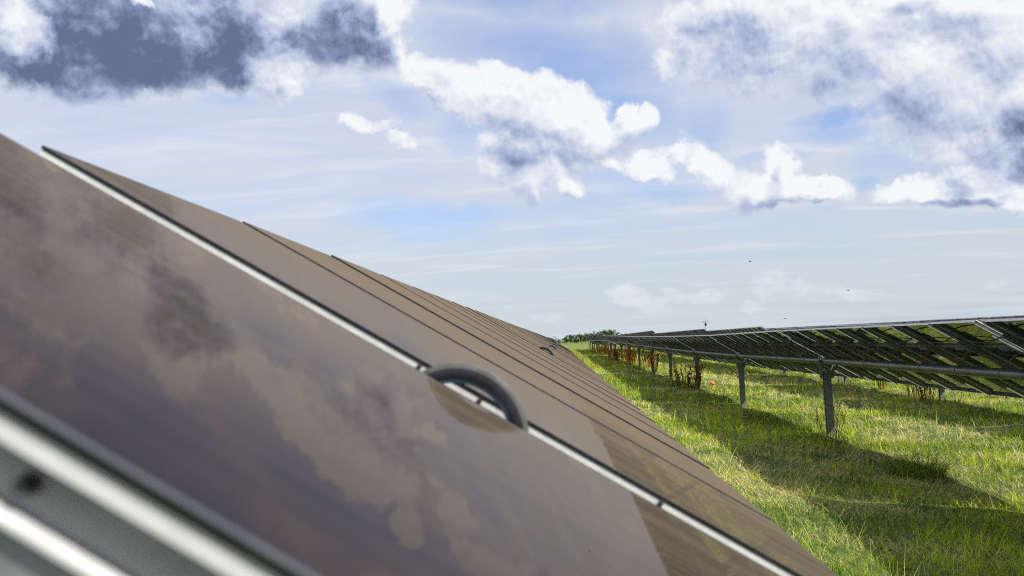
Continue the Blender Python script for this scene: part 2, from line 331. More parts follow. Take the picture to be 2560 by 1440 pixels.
# ------------------------------------------------------------------ solar trackers
LEN = 2.0; W = 1.240; PITCH = 1.270; GAP = 0.200; NB = 7; BAY = NB * PITCH - 0.030 + GAP
def laminate():
    b = MB(); x0, x1, y0, y1 = -LEN / 2, LEN / 2, -W / 2, W / 2; e = 0.009; z1, z0 = 0.0, -0.0075
    V = [(x0, y0, z1), (x1, y0, z1), (x1, y1, z1), (x0, y1, z1), (x0 + e, y0 + e, z1), (x1 - e, y0 + e, z1), (x1 - e, y1 - e, z1), (x0 + e, y1 - e, z1),
         (x0, y0, z0), (x1, y0, z0), (x1, y1, z0), (x0, y1, z0)]
    b.v = V
    b.f = [(4, 5, 6, 7), (0, 1, 5, 4), (1, 2, 6, 5), (2, 3, 7, 6), (3, 0, 4, 7), (11, 10, 9, 8), (0, 8, 9, 1), (1, 9, 10, 2), (2, 10, 11, 3), (3, 11, 8, 0)]
    b.m = [0, 3, 3, 3, 3, 1, 2, 2, 2, 2]
    return b
def frame(b, mi=0):
    """outward open channel along the long sides, plain angles at the ends"""
    zt, zl, zb = -0.0085, -0.021, -0.059; k = 0.002; X, Y = LEN / 2 - k, W / 2 - k; th = 0.003; rc = 0.024
    for s_ in (-1, 1):
        lo, hi = sorted((s_ * (Y - rc), s_ * Y))
        b.box(-X, X, lo, hi, zl, zt, mi)                               # lip under the glass
        lo, hi = sorted((s_ * (Y - rc), s_ * (Y - rc + th)))
        b.box(-X, X, lo, hi, zb + th, zl, mi + 1)                          # web, darker metal than the lip to paint in the shade below it
        lo, hi = sorted((s_ * (Y - rc - 0.012), s_ * Y))
        b.box(-X, X, lo, hi, zb, zb + th, mi + (0 if s_ < 0 else 0))                          # foot
    yi = Y - rc
    b.box(-X, -X + th, -yi, yi, -0.038, zt, mi); b.box(X - th, X, -yi, yi, -0.038, zt, mi + 1)  # lower end gets the dark metal, its shade put into the colour
    for u in (-0.42, 0.42):                                            # cross rails glued to the rear glass
        b.box(u - 0.02, u + 0.02, -yi + 0.003, yi - 0.003, -0.030, zt - 0.001, mi + 1)
lam = laminate().mesh("solar_panel", [M_GF, M_GB, M_EDGE, M_SEAL])
fb = MB(); frame(fb); frame_me = fb.mesh("frame", [M_ALU, M_GALV])
far_b = laminate(); frame(far_b, 4); far_me = far_b.mesh("solar_panel_plain", [M_GF, M_GB, M_EDGE, M_SEAL, M_ALU, M_GALV])
jb = MB(); jb.box(0.30, 0.42, -0.05, 0.05, -0.034, -0.0078); jb.box(0.325, 0.395, -0.075, -0.05, -0.03, -0.015); jb.box(0.325, 0.395, 0.05, 0.075, -0.03, -0.015)
jb_me = jb.mesh("junction_box", [M_CABK])
# mounting rail: top hat across the seam with a saddle round the tube
TV = -0.150; TR = 0.062
def rail_mesh():
    b = MB(); L = 0.62; zt = -0.0600; zb = TV + TR + 0.002
    for sgn in (-1, 1):
        b.box(-L, L, sgn * 0.030 - 0.0015, sgn * 0.030 + 0.0015, zb, zt - 0.003)
    b.box(-L, L, -0.050, 0.050, zt - 0.003, zt)
    b.box(-L, L, -0.0285, 0.0285, zb, zb + 0.003)
    r1, r0 = TR + 0.006, TR + 0.001; n = 20
    for k in range(n):
        a0, a1 = 2 * math.pi * k / n, 2 * math.pi * (k + 1) / n
        P = [(r * math.cos(a), y, TV + r * math.sin(a)) for y in (-0.02, 0.02) for (a, r) in ((a0, r0), (a0, r1), (a1, r1), (a1, r0))]
        b.quad_box([P[0], P[1], P[2], P[3], P[4], P[5], P[6], P[7]])
    return b.mesh("mounting_rail", [M_GALV])
rail_me = rail_mesh()
def end_rail_mesh():
    """cold formed channel under the outer side of the frame beside a bearing; open side towards the bearing (-y)"""
    b = MB(); L = 0.78; zt, zb = -0.0600, -0.094
    b.box(-L, L, 0.004, 0.007, zb, zt); b.box(-L, L, 0.007, 0.05, zt - 0.003, zt)
    b.box(-L, L, -0.020, 0.004, zb, zb + 0.003)
    return b.mesh("edge_rail", [M_GALV])
erail_me = end_rail_mesh()
bb = MB()
bb.tube([(0, 0.010, 0), (0, 0.0216, 0)], 0.004, 6); bb.tube([(0, 0.0205, 0), (0, 0.0235, 0)], 0.0065, 14)
bolt_me = bb.mesh("bolt", [M_BOLT])
cb = MB(); cb.box(-0.0045, 0.0045, -0.007, 0.0015, -0.024, -0.0095); cb.box(-0.003, 0.003, -0.010, -0.0071, -0.019, -0.013)
clip_me = cb.mesh("grounding_clip", [M_BOLT])
# bearing housing: arch ring through which the tube hangs, on two arms down to the post
PV = -0.085; PR1, PR0 = 0.139, 0.102
def bearing_mesh():
    b = MB(); n = 72; d = 0.014
    ring = []
    for k in range(n):
        a = 2 * math.pi * k / n; c, s_ = math.cos(a), math.sin(a)
        prof = [(PR0, -d * 0.75), (PR0 + 0.006, -d), (PR1 - 0.009, -d), (PR1, -d * 0.72), (PR1, d * 0.72), (PR1 - 0.009, d), (PR0 + 0.006, d), (PR0, d * 0.75)]
        ring.append([(r * c, y, PV + r * s_) for r, y in prof])
    base = len(b.v)
    for q in ring: b.v += q
    mi = [3, 0, 1, 1, 1, 0, 3, 2]
    for k in range(n):
        for j in range(8):
            a = base + k * 8 + j; a2 = base + k * 8 + (j + 1) % 8; c = base + ((k + 1) % n) * 8 + j; c2 = base + ((k + 1) % n) * 8 + (j + 1) % 8
            b.f.append((a, a2, c2, c)); b.m.append(mi[j])
    return b
brg = bearing_mesh().mesh("bearing_housing", [M_BEAR, M_RIM, M_BEARIN, M_BEARIN]); flat_shade_sharp(brg, 35)
def arms_mesh():
    b = MB(); z = PV
    for sg in (-1, 1):
        for y in (-0.034, 0.026):
            pts = [(sg * 0.128, z - 0.045), (sg * 0.150, z - 0.09), (sg * 0.150, z - 0.16), (sg * 0.105, z - 0.25), (sg * 0.095, z - 0.40)]
            wd = [0.028, 0.034, 0.04, 0.045, 0.05]
            for i in range(4):
                (xa, za), (xb, zb) = pts[i], pts[i + 1]; wa, wb = wd[i] / 2, wd[i + 1] / 2
                b.quad_box([(xb - wb, y, zb), (xb + wb, y, zb), (xb + wb, y + 0.008, zb), (xb - wb, y + 0.008, zb), (xa - wa, y, za), (xa + wa, y, za), (xa + wa, y + 0.008, za), (xa - wa, y + 0.008, za)])
    b.box(-0.13, 0.13, -0.05, 0.05, z - 0.262, z - 0.250)
    return b.mesh("bracket", [M_GALV])
arms_me = arms_mesh()
def post_mesh(h):
    b = MB(); w2, d2, t_ = 0.068, 0.060, 0.007
    b.box(-w2, w2, -d2, -d2 + t_, 0, h); b.box(-w2, w2, d2 - t_, d2, 0, h); b.box(-0.003, 0.003, -d2 + t_, d2 - t_, 0, h)
    return b.mesh("support_post", [M_POST])

def tracker(label, X, y0, nbays, ztab, tilt, tiltvar=0.0, detail=45.0, lead=0, yaw=0.0, cables=False, group='long rows of tilted solar panels', rails=60.0, seed=0, toff=0.0):
    """one row: ztab gives the height of the glass mid line at distances; y0 = first bearing"""
    rs = random.Random(seed)
    zf = lambda y: float(np.interp(y, ztab[0], ztab[1])) + ZC
    T0 = bpy.data.objects.new("solar_tracker", None); COL.objects.link(T0); T0.empty_display_size = 0.3
    bx = X; by = y0; bz = float(gz(X, y0)); T0.location = (bx, by, bz)
    tag(T0, label, 'solar panel row', group)
    loc = lambda x, y, z: (x - bx, y - by, z - bz)
    tilts = [tilt + rs.uniform(-tiltvar, tiltvar) for _ in range(nbays + 2)]
    tubepts = []; redp = []; blkp = []; blk2 = []
    panels = 0
    for k in range(-1 if lead else 0, nbays + 1):
        yb = y0 + k * BAY                       # bearing k
        if k >= 0:
            z = zf(yb); tl = tilts[k]
            tubepts.append((X + TV * math.sin(R(tl)) + toff * math.cos(R(tl)), yb, z + TV * math.cos(R(tl)) - toff * math.sin(R(tl))))
            if k < nbays or True:
                gx = float(gz(X, yb)) - 0.12
                top = z - 0.33 if True else 0
                z -= toff * math.sin(R(tl)); Xo = X + toff * math.cos(R(tl))
                px = Xo + PV * math.sin(R(tl))
                po = obj("support_post", post_mesh(z + PV * math.cos(R(tl)) - 0.24 - gx), T0, loc(px, yb, gx))
                if yb < 110:
                    bh = obj("bearing_housing", brg, po, (Xo - px, 0, z - gx), (0, R(tl), 0))
                    obj("bracket", arms_me, po, (0, 0, z + PV * math.cos(R(tl)) - PV - gx))
        if k == nbays: break
        if k < 0: js = range(NB - lead, NB)
        else: js = range(NB)
        ya, yb2 = (yb, yb + BAY)
        za, zb = zf(ya), zf(yb2); pit = math.atan2(zb - za, BAY)
        tlk = tilts[max(k, 0)]
        for j in js:
            yc = ya + GAP / 2 + W / 2 + j * PITCH
            zc = za + (zb - za) * (yc - ya) / BAY
            if panels >= 100: continue
            panels += 1
            rot = (pit + R(rs.uniform(-0.08, 0.08) + (-0.13 if X < 1 else 0)), R(tlk + rs.uniform(-0.12, 0.12)), R(rs.uniform(-0.04, 0.04)))
            near = yc < detail
            p = obj("solar_panel", lam if near else far_me, T0, loc(X, yc, zc + rs.uniform(-0.0015, 0.0015)), rot)
            if near:
                obj("frame", frame_me, p)
                if X > 1: obj("junction_box", jb_me, p)
                if X < 1 and k >= 0 and j == 0 and yc < 20:
                    for u in (-0.092, 0.047, 0.455): obj("grounding_clip", clip_me, p, (u, -W / 2, 0))
            rr_ = (pit, R(tlk), 0)
            if yc < rails:
                if j < NB - 1:
                    obj("mounting_rail", rail_me, T0, loc(X, yc + PITCH / 2, za + (zb - za) * (yc + PITCH / 2 - ya) / BAY), rr_)
                ends = ([1] if (j == 0 or k < 0) else []) + ([-1] if j == NB - 1 else [])
                for s_ in ends:
                    ye = yc - s_ * (W / 2 - 0.006)
                    er = obj("edge_rail", erail_me, T0, loc(X, ye, za + (zb - za) * (ye - ya) / BAY), rr_)
                    if s_ < 0: er.scale = (1, -1, 1)
                    if yc < 14:
                        for u in (-0.62, -0.36, -0.085, 0.20, 0.45, 0.72):
                            bo = obj("bolt", bolt_me, p, (u, -s_ * (W / 2), -0.040))
                            if s_ < 0: bo.scale = (1, -1, 1)
            if cables:
                ct, sn = math.cos(R(tlk)), math.sin(R(tlk))
                ph = rs.uniform(-.3, .3); dr = rs.uniform(.06, .12)
                def P(u, v, y): return loc(X + u * ct + v * sn, y, zc - u * sn + v * ct)
                for i in range(16):
                    f = i / 16.0; y = yc - PITCH / 2 + f * PITCH
                    redp.append(P(-0.36 - 0.055 * math.cos(2 * math.pi * f + ph), -0.075 - dr * (math.sin(math.pi * f) ** 2), y))
                    blkp.append(P(-0.46 + 0.05 * math.sin(2 * math.pi * f), -0.07 - 0.05 * (math.sin(math.pi * (f + 0.3)) ** 2), y))
                    blk2.append(P(-0.72 + 0.04 * math.sin(2 * math.pi * f), -0.065 - 0.05 * (math.sin(math.pi * (f + 0.1)) ** 2), y))
    if lead:
        p0 = Vector(tubepts[0]); p1 = Vector(tubepts[1]); tubepts.insert(0, tuple(p0 + (p0 - p1) * (lead * PITCH / BAY)))
    e0 = Vector(tubepts[0]); e1 = Vector(tubepts[1]); tubepts[0] = tuple(e0 - (e1 - e0).normalized() * 0.2)
    b = MB(); b.tube([loc(*p) for p in tubepts], TR, 20); tm = b.mesh("torque_tube", [M_TUBE], True); flat_shade_sharp(tm, 50)
    obj("torque_tube", tm, T0)
    if cables:
        b = MB(); b.tube(redp, 0.0045, 5, 0, False); b.tube([(x + .004, y, z - .012 - 0.012 * math.sin(y * 3.1)) for x, y, z in redp], 0.0045, 5, 0, False); obj("red_cable", b.mesh("red_cable", [M_CABR], True), T0)
        b = MB(); b.tube(blkp, 0.006, 5, 0, False); b.tube(blk2, 0.009, 5, 0, False); obj("black_cable", b.mesh("black_cable", [M_CABK], True), T0)
    return T0

Z0 = ([0, 5, 10, 20, 27, 40, 62, 80, 105], [-0.076, -0.076, -0.098, -0.126, -0.136, -0.16, -0.206, -0.27, -0.36])
tracker("nearest row of brown glass panels filling the left foreground, dark arch in its wide gap", -0.2, 1.84, 11, Z0, 32.4, 0.25, 30, lead=1, seed=3, rails=16, toff=0.045)
tracker("short far panel row behind the nearest row's end, side edge against the trees", 0.05, 114, 4, ([100, 160], [0.0, -0.05]), 34, 0.4, 0, seed=4, rails=0)
Z1 = ([0, 18.7, 27.7, 36.6, 46.5, 54.5, 64.5, 73.5, 83, 104], [-0.52, -0.545, -0.60, -0.60, -0.57, -0.54, -0.48, -0.43, -0.38, -0.28])
tracker("first row right of the grass lane, red cables hanging under its dark underside", 5.20, 1.20, 11, Z1, 31.2, 0.5, 48, cables=True, seed=5, rails=60)
tracker("steeper row carrying on the first right hand row, its peak against the trees", 5.24, 103.5, 8, ([100, 130, 200], [-0.22, -0.22, -0.40]), 46, 0.6, 0, seed=6, rails=0)
tracker("second row from the grass lane, near part, its top edge just above the first row", 10.56, 0.55, 4, ([0, 20, 37], [-0.62, -0.60, -0.49]), 31.5, 0.5, 42, cables=False, seed=7, rails=40)
tracker("short low panel stretch in the second row, right behind the near part", 10.56, 37.6, 1, ([30, 50], [-0.66, -0.62]), 27, 0.2, 0, seed=8, rails=0)
tracker("second row from the grass lane, stretch with the third peak from the right", 10.56, 47.4, 2, ([40, 70], [-0.43, -0.50]), 36, 0.2, 0, seed=9, rails=0)
tracker("second row from the grass lane, stretch under the thin weather mast", 10.56, 66.3, 4, ([60, 105], [-0.36, -0.45]), 38, 0.2, 0, seed=10, rails=0)
tracker("second row from the grass lane, steep farthest stretch with a peak above the first row", 10.56, 103.5, 7, ([100, 170], [-0.20, -0.35]), 44, 0.3, 0, seed=11, rails=0)
tracker("third row from the grass lane, only its thin top edge showing over the second row", 15.9, 6.0, 10, ([0, 40, 100], [-0.62, -0.56, -0.50]), 31.5, 0.5, 0, seed=12, rails=0)
tracker("fourth row from the grass lane, a sliver of top edge at the right border", 21.2, 20.0, 9, ([0, 40, 100], [-0.60, -0.52, -0.45]), 31.5, 0.5, 0, seed=13, rails=0)

# ------------------------------------------------------------------ grass
def vnoise(x, y, s, seed):
    """value noise on a hashed lattice"""
    x = x / s; y = y / s; xi = np.floor(x).astype(np.int64); yi = np.floor(y).astype(np.int64); fx = x - xi; fy = y - yi
    fx = fx * fx * (3 - 2 * fx); fy = fy * fy * (3 - 2 * fy)
    def h(a, b):
        n = (a * 374761393 + b * 668265263 + seed * 974634777) & 0x7fffffff
        n = ((n ^ (n >> 13)) * 1274126177) & 0x7fffffff
        return ((n ^ (n >> 16)) & 0xffff) / 65535.0
    return (h(xi, yi) * (1 - fx) + h(xi + 1, yi) * fx) * (1 - fy) + (h(xi, yi + 1) * (1 - fx) + h(xi + 1, yi + 1) * fx) * fy
def fbm(x, y, s, seed, o=4):
    r = 0; a = 0.5
    for k in range(o): r = r + a * vnoise(x, y, s / 2**k, seed + k); a *= 0.5
    return r / (1 - 0.5**o)
def blades(n, x, y, z, h, wdt, lean, az, curl, colr, name, mats, seg=3):
    """arched tapering blades; colr per blade goes to an attribute"""
    k = np.arange(seg + 1) / seg
    dx, dy = np.cos(az), np.sin(az)
    face = az + rng.uniform(-1.2, 1.2, n); sx, sy = -np.sin(face), np.cos(face)
    V = np.zeros((n, 2 * seg + 1, 3), np.float32)
    for i, f in enumerate(k):
        a = lean + curl * f                      # angle from vertical grows along the blade
        out = h * (np.sin(lean + curl * f * 0.5)) * f; upz = h * np.cos(np.clip(lean + curl * f * 0.5, 0, 1.55)) * f
        cx, cy, czz = x + dx * out, y + dy * out, z + upz
        if i < seg:
            ww = wdt * (1 - f) ** 0.6 * 0.5
            V[:, 2 * i] = np.stack([cx - sx * ww, cy - sy * ww, czz], -1); V[:, 2 * i + 1] = np.stack([cx + sx * ww, cy + sy * ww, czz], -1)
        else: V[:, 2 * i] = np.stack([cx, cy, czz], -1)
    nv = 2 * seg + 1
    base = (np.arange(n) * nv)[:, None]
    quads = np.concatenate([base + np.array([[2 * i, 2 * i + 1, 2 * i + 3, 2 * i + 2]]) for i in range(seg - 1)], 1).reshape(n, seg - 1, 4)
    tri = base + np.array([[2 * seg - 2, 2 * seg - 1, 2 * seg]])
    loops = np.concatenate([quads.reshape(n, -1), tri], 1).ravel().astype(np.int32)
    sizes = np.tile(np.array([4] * (seg - 1) + [3]), n); starts = np.concatenate([[0], np.cumsum(sizes)[:-1]]).astype(np.int32)
    me = bpy.data.meshes.new(name); me.vertices.add(n * nv); me.vertices.foreach_set('co', V.ravel())
    me.loops.add(len(loops)); me.loops.foreach_set('vertex_index', loops)
    me.polygons.add(len(sizes)); me.polygons.foreach_set('loop_start', starts)
    at = me.attributes.new('tone', 'FLOAT_COLOR', 'POINT')
    c = np.ones((n, nv, 4), np.float32); c[:, :, :3] = colr[:, None, :]
    at.data.foreach_set('color', c.ravel())
    for m_ in mats: me.materials.append(m_)
    me.update(calc_edges=True); me.validate()
    return me
def leafmat(name, tr=0.45, rough=0.6):
    m, t, o = mat(name)
    a = t.new('ShaderNodeAttribute', attribute_name='tone').outputs['Color']
    d = t.new('ShaderNodeBsdfPrincipled'); t.put(d.inputs['Base Color'], a); d.inputs['Roughness'].default_value = rough; d.inputs['Specular IOR Level'].default_value = 0.3
    x = t.new('ShaderNodeBsdfTranslucent'); t.put(x.inputs[0], t.mix(1.0, a, (1.0, 1.0, 0.55), blend='MULTIPLY'))
    s = t.new('ShaderNodeMixShader'); s.inputs[0].default_value = tr
    t.l.new(d.outputs[0], s.inputs[1]); t.l.new(x.outputs[0], s.inputs[2]); t.l.new(s.outputs[0], o.inputs[0]); return m
M_GRASS = leafmat("grass_blades")
M_STRAW = leafmat("dry_stalks", 0.25, 0.7)
# blades per square metre falls with distance while the blades stay as wide as the eye can part them
def sample(n):
    u = rng.uniform(0, 1, n); a, b_, p = 5.0, 175.0, 0.30
    y = (a**p + u * (b_**p - a**p)) ** (1 / p)
    x = -0.5 + rng.uniform(0, 1, n) * (0.50 * y + 3.6)
    return x, y
N = 600000
x, y = sample(N)
# clumping: pull blades towards tuft centres
cs = 0.16 * np.maximum(1, y / 14)
tx = (np.floor(x / cs) + 0.5 + (vnoise(np.floor(x / cs), np.floor(y / cs), 1.0, 5) - .5)) * cs; ty = (np.floor(y / cs) + 0.5 + (vnoise(np.floor(x / cs), np.floor(y / cs), 1.0, 9) - .5)) * cs
pull = rng.uniform(0, 1, N) ** 2 * 0.75
x2 = x + (tx - x) * pull; y2 = y + (ty - y) * pull
z = gz(x2, y2) - 0.01
dry = fbm(x2, y2, 2.4, 21, 4); dry2 = fbm(x2, y2, 0.5, 33, 3)
lane = np.exp(-((x2 - 2.4) / 0.9) ** 2) * np.interp(y2, [5, 11, 18], [0.13, 0.09, 0.0]) + np.exp(-((x2 - 7.2) / 1.3) ** 2) * np.interp(y2, [8, 20, 30], [0.16, 0.10, 0.03])
pd = np.clip((dry * 0.65 + dry2 * 0.35 + lane - 0.47) * 7.0, 0.14, 0.9)
isdry = rng.uniform(0, 1, N) < pd
hh = rng.gamma(4.0, 0.0235, N) * (0.75 + 0.6 * fbm(x2, y2, 1.1, 51, 3)) * np.where(isdry, 1.15, 1.0)
hh *= np.interp(y2, [5, 60, 170], [1, 1.15, 1.6]); hh = np.clip(hh, 0.05, 0.55)
ww = rng.uniform(0.0035, 0.0075, N) * np.maximum(1.0, y2 / 9.0) * np.where(isdry, 0.7, 1.0)
lean = np.abs(rng.normal(0.45, 0.38, N)) + np.where(isdry, 0.35, 0); curl = np.abs(rng.normal(0.7, 0.5, N)) + np.where(isdry, 0.3, 0)
azb = rng.uniform(0, 2 * np.pi, N) + fbm(x2, y2, 0.8, 77, 2) * 6.0
gA = np.array([0.035, 0.125, 0.002]); gB = np.array([0.72, 0.86, 0.03]); dA = np.array([0.78, 0.70, 0.20]); dB = np.array([0.92, 0.76, 0.44])
f1 = np.clip(rng.uniform(0, 1, N) * 0.7 + (fbm(x2, y2, 1.2, 91, 3) - 0.5) * 1.5 + 0.12, 0, 1)[:, None]
f2 = rng.uniform(0, 1, N)[:, None]
col = np.where(isdry[:, None], dA * (1 - f2) + dB * f2, gA * (1 - f1) + gB * f1) * rng.uniform(0.5, 1.15, N)[:, None]
fade = np.interp(y2, [30, 110], [0, 1])[:, None]           # the far meadow is ripe and yellower
col = col * (1 - 0.45 * fade) + np.array([0.30, 0.31, 0.03]) * 0.45 * fade
me = blades(N, x2, y2, z, hh, ww, lean, azb, curl, col, "grass", [M_GRASS])
go = obj("grass", me); go['kind'] = 'stuff'; tag(go, "tall unmown green grass with straw coloured patches between the panel rows", "grass")

# taller seeding stalks standing out of the turf
n = 3600; x, y = sample(n); sy_ = y
sc_ = gz(x, y) - 0.01; f2 = rng.uniform(0, 1, n)[:, None]
me = blades(n, x, y, sc_, rng.uniform(0.18, 0.38, n), rng.uniform(0.003, 0.005, n) * np.maximum(1, y / 9), np.abs(rng.normal(0.15, 0.25, n)), rng.uniform(0, 6.28, n), np.abs(rng.normal(0.6, 0.5, n)),
            np.array([0.80, 0.70, 0.34]) * (1 - f2) + np.array([0.40, 0.60, 0.08]) * f2, "seeding_grass", [M_GRASS], 4)
so_ = obj("seeding_grass", me); so_['kind'] = 'stuff'; tag(so_, "sparse taller pale grass stalks gone to seed above the turf", "grass")

# ------------------------------------------------------------------ tussocks and dry weeds
def tuft(name, label, cat, x, y, n, rad, h, cols, lean=0.5, wd=0.005, matl=None, group=None, curl=0.6):
    r = np.sqrt(rng.uniform(0, 1, n)) * rad; a = rng.uniform(0, 2 * np.pi, n)
    px, py = r * np.cos(a), r * np.sin(a); gz0 = float(gz(x, y))
    pz = gz(x + px, y + py) - gz0 - 0.02
    c = np.array(cols)[rng.integers(0, len(cols), n)] * rng.uniform(0.7, 1.2, n)[:, None]
    me = blades(n, px, py, pz, h * rng.uniform(0.5, 1.0, n), np.full(n, wd * max(1, y / 13)) * rng.uniform(.6, 1.3, n), np.abs(rng.normal(lean * 0.6, lean * 0.4, n)), a + rng.normal(0, 0.5, n), np.abs(rng.normal(curl, 0.4, n)), c, name, [matl or M_GRASS], 4)
    o = obj(name, me, None, (x, y, gz0)); tag(o, label, cat, group); return o
GRN = [(0.05, 0.16, 0.005), (0.14, 0.30, 0.01), (0.26, 0.34, 0.03)]; STR = [(0.66, 0.56, 0.22), (0.75, 0.60, 0.36), (0.45, 0.48, 0.10)]
RST = [(0.20, 0.055, 0.02), (0.28, 0.10, 0.035), (0.13, 0.045, 0.02)]; ORG = [(0.52, 0.24, 0.04), (0.62, 0.38, 0.07), (0.36, 0.15, 0.03)]
tuft("grass_tussock", "big dark green grass tussock in the shade band at the lower right", "grass tussock", 4.75, 13.6, 900, 0.34, 0.48, GRN + [(0.10, 0.07, 0.03)], 0.75, 0.006, curl=1.0)
tuft("grass_tussock", "pale straw coloured grass mound just right of the nearest post foot", "grass tussock", 5.85, 17.9, 520, 0.42, 0.20, STR, 1.1, 0.005, curl=1.1)
tuft("grass_tussock", "flattened dry straw tuft in the sun at the right border", "grass tussock", 6.7, 13.9, 600, 0.50, 0.24, STR + [(0.60, 0.42, 0.34)], 1.2, 0.005, curl=1.0)
tuft("grass_tussock", "bright green leafy tussock at the lower right corner under the shade band", "grass tussock", 4.75, 9.2, 420, 0.30, 0.30, GRN, 0.8, 0.007, curl=1.0)
tuft("grass_tussock", "round bright clump on the sunny lane between second and third post", "grass tussock", 6.3, 24.5, 350, 0.35, 0.22, GRN + STR, 1.0, 0.006)
def weed(label, x, y, h, n, cols, spread=0.16, cat="dry weed", group="dry reddish weeds round the posts"):
    """upright branching dead stalks with seed heads"""
    b = MB(); gz0 = float(gz(x, y)); tl = []; rs = random.Random(int(x * 100 + y * 10)); k = max(1.0, y / 16)
    for i in range(n):
        a = rs.uniform(0, 6.28); r = rs.uniform(0, spread); l = rs.uniform(0.05, 0.34); hh_ = h * rs.uniform(0.5, 1)
        p0 = Vector((r * math.cos(a), r * math.sin(a), -0.03)); d = Vector((math.cos(a) * l, math.sin(a) * l, 1)).normalized()
        side = Vector((rs.uniform(-.12, .12), rs.uniform(-.12, .12), 0))
        pts = [p0, p0 + d * hh_ * 0.4 + side * hh_ * 0.3, p0 + d * hh_ * 0.75 + side * hh_ * 0.4, p0 + d * hh_]
        c0 = len(b.v); b.tube(pts, [0.0045 * k, 0.0038 * k, 0.003 * k, 0.0012 * k], 4, 0, False)
        for q in range(6):
            f = rs.uniform(0.35, 1); s0 = p0 + d * hh_ * f + side * hh_ * 0.35 * min(1, f / .6); aa = rs.uniform(0, 6.28); ll = hh_ * rs.uniform(.05, .16)
            b.tube([s0, s0 + Vector((math.cos(aa) * ll * .6, math.sin(aa) * ll * .6, ll))], [0.003 * k, 0.005 * k], 4, 0, True)
        tl += [cols[rs.randrange(len(cols))]] * (len(b.v) - c0)
    me = b.mesh("dry_weed", [M_STRAW]); at = me.attributes.new('tone', 'FLOAT_COLOR', 'POINT')
    at.data.foreach_set('color', np.concatenate([np.array(tl, np.float32), np.ones((len(tl), 1), np.float32)], 1).ravel())
    o = obj("dry_weed", me, None, (x, y, gz0)); tag(o, label, cat, group)
weed("thin rusty double stalk in the shade left of the nearest post", 4.42, 16.6, 0.75, 12, RST + [(0.55, 0.40, 0.22)], 0.12)
weed("broad bush of bare dark red stalks left of the third post", 4.55, 36.3, 1.05, 34, RST, 0.55)
weed("dark red upright stalks leaning on the third post", 5.02, 36.9, 1.25, 12, RST, 0.12)
weed("rust coloured dead stalks climbing the fifth post", 5.15, 54.0, 1.5, 14, ORG + RST, 0.12)
weed("orange dry dock right of the sixth post", 5.75, 63.5, 1.25, 30, ORG, 0.45)
weed("orange dry dock left of the sixth post", 5.0, 70.5, 1.2, 26, ORG, 0.5)
weed("tall fiery orange weeds between seventh and eighth post", 5.5, 78, 1.3, 36, ORG, 0.55)
weed("brown and orange weeds in the shade at the eighth post", 4.6, 82, 1.2, 34, ORG + RST, 0.6)
weed("wide patch of orange weeds under the ninth post", 5.2, 92, 1.3, 40, ORG + RST, 0.8)
weed("distant orange weeds under the end of the first right row", 5.0, 106, 1.3, 40, ORG, 0.9)
weed("farthest low orange weeds by the last posts", 4.7, 125, 1.2, 40, ORG, 1.2)
weed("brown leafless weed in front of the second row, left of its nearest visible post", 10.1, 27.8, 0.95, 14, RST, 0.18)
weed("pair of brown stalks at the foot of a second row post", 10.2, 28.9, 0.6, 10, RST, 0.2)
weed("brown twiggy weed in the sun between two second row posts", 9.6, 26.5, 0.85, 12, RST, 0.2)
weed("short rusty weed beside the second post of the second row", 10.5, 32.8, 1.1, 14, RST, 0.15)
# small orange marker cap in the grass by the third post
mo, t, o = mat("faded_orange_plastic"); principled(t, o, Base_Color=t.mix(t.noise(objc(t), 30, 3), (0.75, 0.13, 0.04), (0.85, 0.28, 0.10)), Roughness=0.6)
b = MB(); b.tube([(0, 0, -0.02), (0, 0, 0.16), (0, 0, 0.165), (0, 0, 0.20), (0, 0, 0.225)], [0.03, 0.03, 0.085, 0.08, 0.045], 14)
me = b.mesh("marker_cap", [mo]); flat_shade_sharp(me); o_ = obj("marker_cap", me, None, (5.62, 36.9, float(gz(5.62, 36.9)))); tag(o_, "small orange plastic marker cap in the grass right of the third post", "marker")

# ------------------------------------------------------------------ weather mast
mt = bpy.data.objects.new("weather_mast", None); COL.objects.link(mt); my, mx_ = 100.0, 14.9; mz = float(gz(mx_, my)); mt.location = (mx_, my, mz)
tag(mt, "thin grey weather mast with a small dark sensor, rising above the panel rows", "weather mast")
Htop = ZC + 1.62 - mz
b = MB(); b.tube([(0, 0, 0), (0, 0, Htop - 0.9)], 0.045, 10); b.tube([(0, 0, Htop - 0.9), (0, 0, Htop)], [0.03, 0.012], 8); obj("pole", b.mesh("pole", [M_GALV], True), mt)
b = MB(); b.tube([(0, 0, Htop - 0.95), (0, 0, Htop - 0.90), (0, 0, Htop - 0.75), (0, 0, Htop - 0.66)], [0.05, 0.13, 0.11, 0.04], 14); obj("sensor", b.mesh("sensor", [M_BEAR], True), mt)
b = MB(); b.box(-0.28, 0.28, -0.02, 0.02, Htop - 0.62, Htop - 0.59); b.tube([(-0.25, 0, Htop - 0.59), (-0.25, 0, Htop - 0.45)], [0.02, 0.05], 8); b.tube([(0.25, 0, Htop - 0.59), (0.25, 0, Htop - 0.45)], [0.02, 0.04], 8); obj("cross_arm", b.mesh("cross_arm", [M_GALV]), mt)

